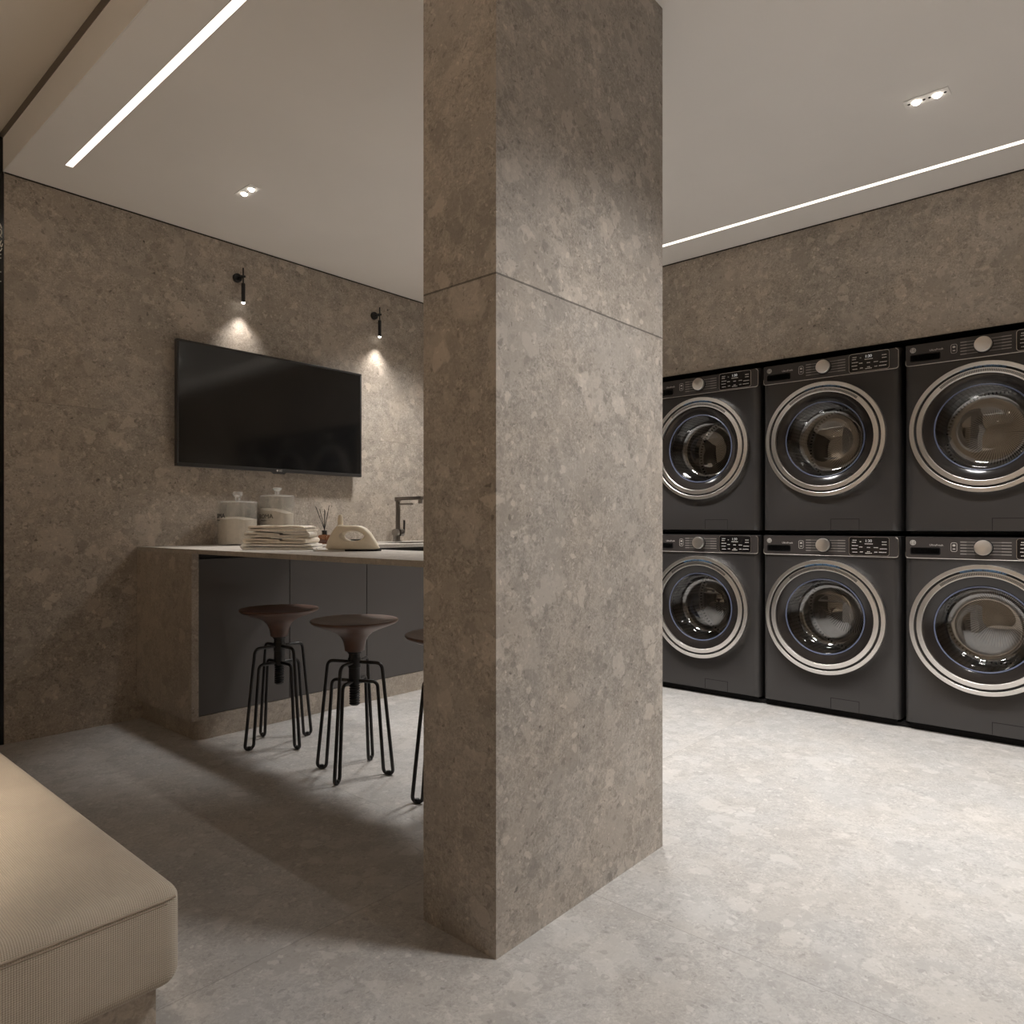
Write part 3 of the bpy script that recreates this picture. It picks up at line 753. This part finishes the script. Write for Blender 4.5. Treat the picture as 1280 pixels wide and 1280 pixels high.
    dr = lath([(.3115, .0005), (.3130, -.020), (.3130, -.0262), (.3115, -.0284), (.2935, -.0300), (.2922, -.0292), (.2920, -.0270), (.2920, .0005)], 'door', M['chrome'], t, closed=True, sm=16)
    lath([(.2920, .0003), (.2920, -.0190), (.2810, -.0190), (.2810, .0003)], 'door_groove', M['groove'], dr, closed=True)
    lath([(.2810, .0005), (.2810, -.0262), (.2797, -.0285), (.2580, -.0310), (.2565, -.0300), (.2560, -.0260), (.2560, .0005)], 'inner_ring', M['chrome'], dr, closed=True, sm=16)
    lath([(.2560, .001), (.2560, -.0175), (.2440, -.0155), (.2150, -.0045), (.2090, -.001), (.2080, .006), (.2080, .010)], 'door_cover', M['door_dark'], dr)
    MB().tube(ringpts(.2055, -.002), .0036, 8, closed=True).done('blue_ring', M['blue_ring'], dr)
    lath([(.2040, -.001), (.2020, .02), (.1930, .07), (.1800, .105), (.1650, .122), (.1500, .127), (.1000, .118), (.0500, .112), (.0, .110)], 'door_glass', M['door_glass'], dr, sm=60)
    V, F = text_faces('ULTRAFRESH VENT SYSTEM', .0135, .0012)
    m = MB(); Rr = .2858; wid_ = max(v.x for v in V) - min(v.x for v in V); kx = .185 / wid_
    vs = []
    for v in V:
        a = PI / 2 + (v.x * kx) / Rr; r_ = Rr + .0008 + v.y * 1.1
        vs.append(m.b.verts.new((-.0312 - v.z, DC[0] - r_ * math.cos(a) * 1.0 if False else DC[0] + r_ * math.cos(PI - a), DC[1] + r_ * math.sin(a))))
    for f in F:
        try: m.b.faces.new([vs[i] for i in f])
        except ValueError: pass
    m.done('vent_lettering', M['blue'], dr)
    m = MB()
    for k in range(-38, 39):
        a = PI / 2 + k * .0185
        ca, sa = math.cos(a), math.sin(a)
        def pt(r_, s_, x_): return (x_, DC[0] + r_ * ca - s_ * sa, DC[1] + r_ * sa + s_ * ca)
        r0, r1, hwd = .2625, .2755, .0015
        m.loops([[pt(r0, -hwd, -.0300), pt(r0, hwd, -.0300), pt(r1, hwd, -.0288), pt(r1, -hwd, -.0288)], [pt(r0, -hwd, -.0310), pt(r0, hwd, -.0310), pt(r1, hwd, -.0297), pt(r1, -hwd, -.0297)]], True, True, True)
    m.done('vent_slots', M['groove'], dr, 0)
    # tub seen through the glass
    lath([(.2080, .010), (.2350, .030), (.2450, .060), (.2250, .075), (.2300, .090)], 'gasket', M['gasket'], t)
    dm = lath([(.2300, .090), (.2480, .105), (.2480, .480), (.2200, .500), (.1000, .510), (.0, .505)], 'drum', M['drum'], t)
    for k in range(3):
        a0 = PI / 2 + .5 + k * 2 * PI / 3; rg = []
        for (x_, hgt) in ((.12, .018), (.2, .05), (.38, .055), (.46, .02)):
            row = []
            for (s_, q) in ((-.035, 0), (-.016, .8), (0, 1), (.016, .8), (.035, 0)):
                r_ = .2475 - hgt * q; aa = a0 + s_ / .24
                row.append((x_, DC[0] + r_ * math.cos(aa), DC[1] + r_ * math.sin(aa)))
            rg.append(row)
        MB().loops(rg, False).done('drum_fin', M['drum_fin'], dm, 60)
    # service flap low on the right
    m = MB(); F0, F1, G0, G1 = -.162, -.016, .0185, .079
    m.span((-.0006, F0, G1 - .0022), (.0006, F1, G1)); m.span((-.0006, F0, G0), (.0006, F0 + .0022, G1)); m.span((-.0006, F1 - .0022, G0), (.0006, F1, G1))
    m.done('service_flap', M['niche'], t, 0)
    return t
YB, ZL, ZH = 1.255, .022, .9945
wa = make_washer('charcoal front loader in the middle of the lower row')
wa.location = (4.051, YB, ZL)
for (dy, z, lab) in ((.734, ZL, 'charcoal front loader in the lower row, partly hidden by the pillar'), (-.734, ZL, 'charcoal front loader in the lower row, cut by the right edge'),
                     (0, ZH, 'charcoal front loader stacked on top in the middle'), (.734, ZH, 'charcoal front loader stacked on top, partly hidden by the pillar'), (-.734, ZH, 'charcoal front loader stacked on top, cut by the right edge')):
    c = copy_tree(wa); c.location = (4.051, YB + dy, z); c['label'] = lab
# dark floor plinth that carries the lower row
tag(MB().span((4.085, NY0 + .02, .0004), (4.68, NY1 - .02, ZL - .0004)).done('machine_plinth', M['niche'], smooth=0), 'low black plinth under the lower row of machines', 'plinth')

# ------------------------------------------------------------------ world, camera
wd = bpy.data.worlds.new('world'); sc.world = wd; wd.use_nodes = True
wd.node_tree.nodes['Background'].inputs[0].default_value = (.05, .045, .04, 1); wd.node_tree.nodes['Background'].inputs[1].default_value = .2
cam = bpy.data.cameras.new('camera'); co = bpy.data.objects.new('camera', cam); COL.objects.link(co)
co.location = (0, 0, 1.04)
co.rotation_euler = (PI / 2, 0, math.atan2(.6585, .7526) - PI / 2)
cam.sensor_width = 36; cam.lens = 886.9 / 1280 * 36; cam.shift_y = 16.3 / 1280
cam.clip_start = .02
sc.camera = co
sc.view_settings.view_transform = 'Standard'; sc.view_settings.look = 'None'; sc.view_settings.gamma = 1
sc.view_settings.use_curve_mapping = False
sc.view_settings.exposure = 0.0
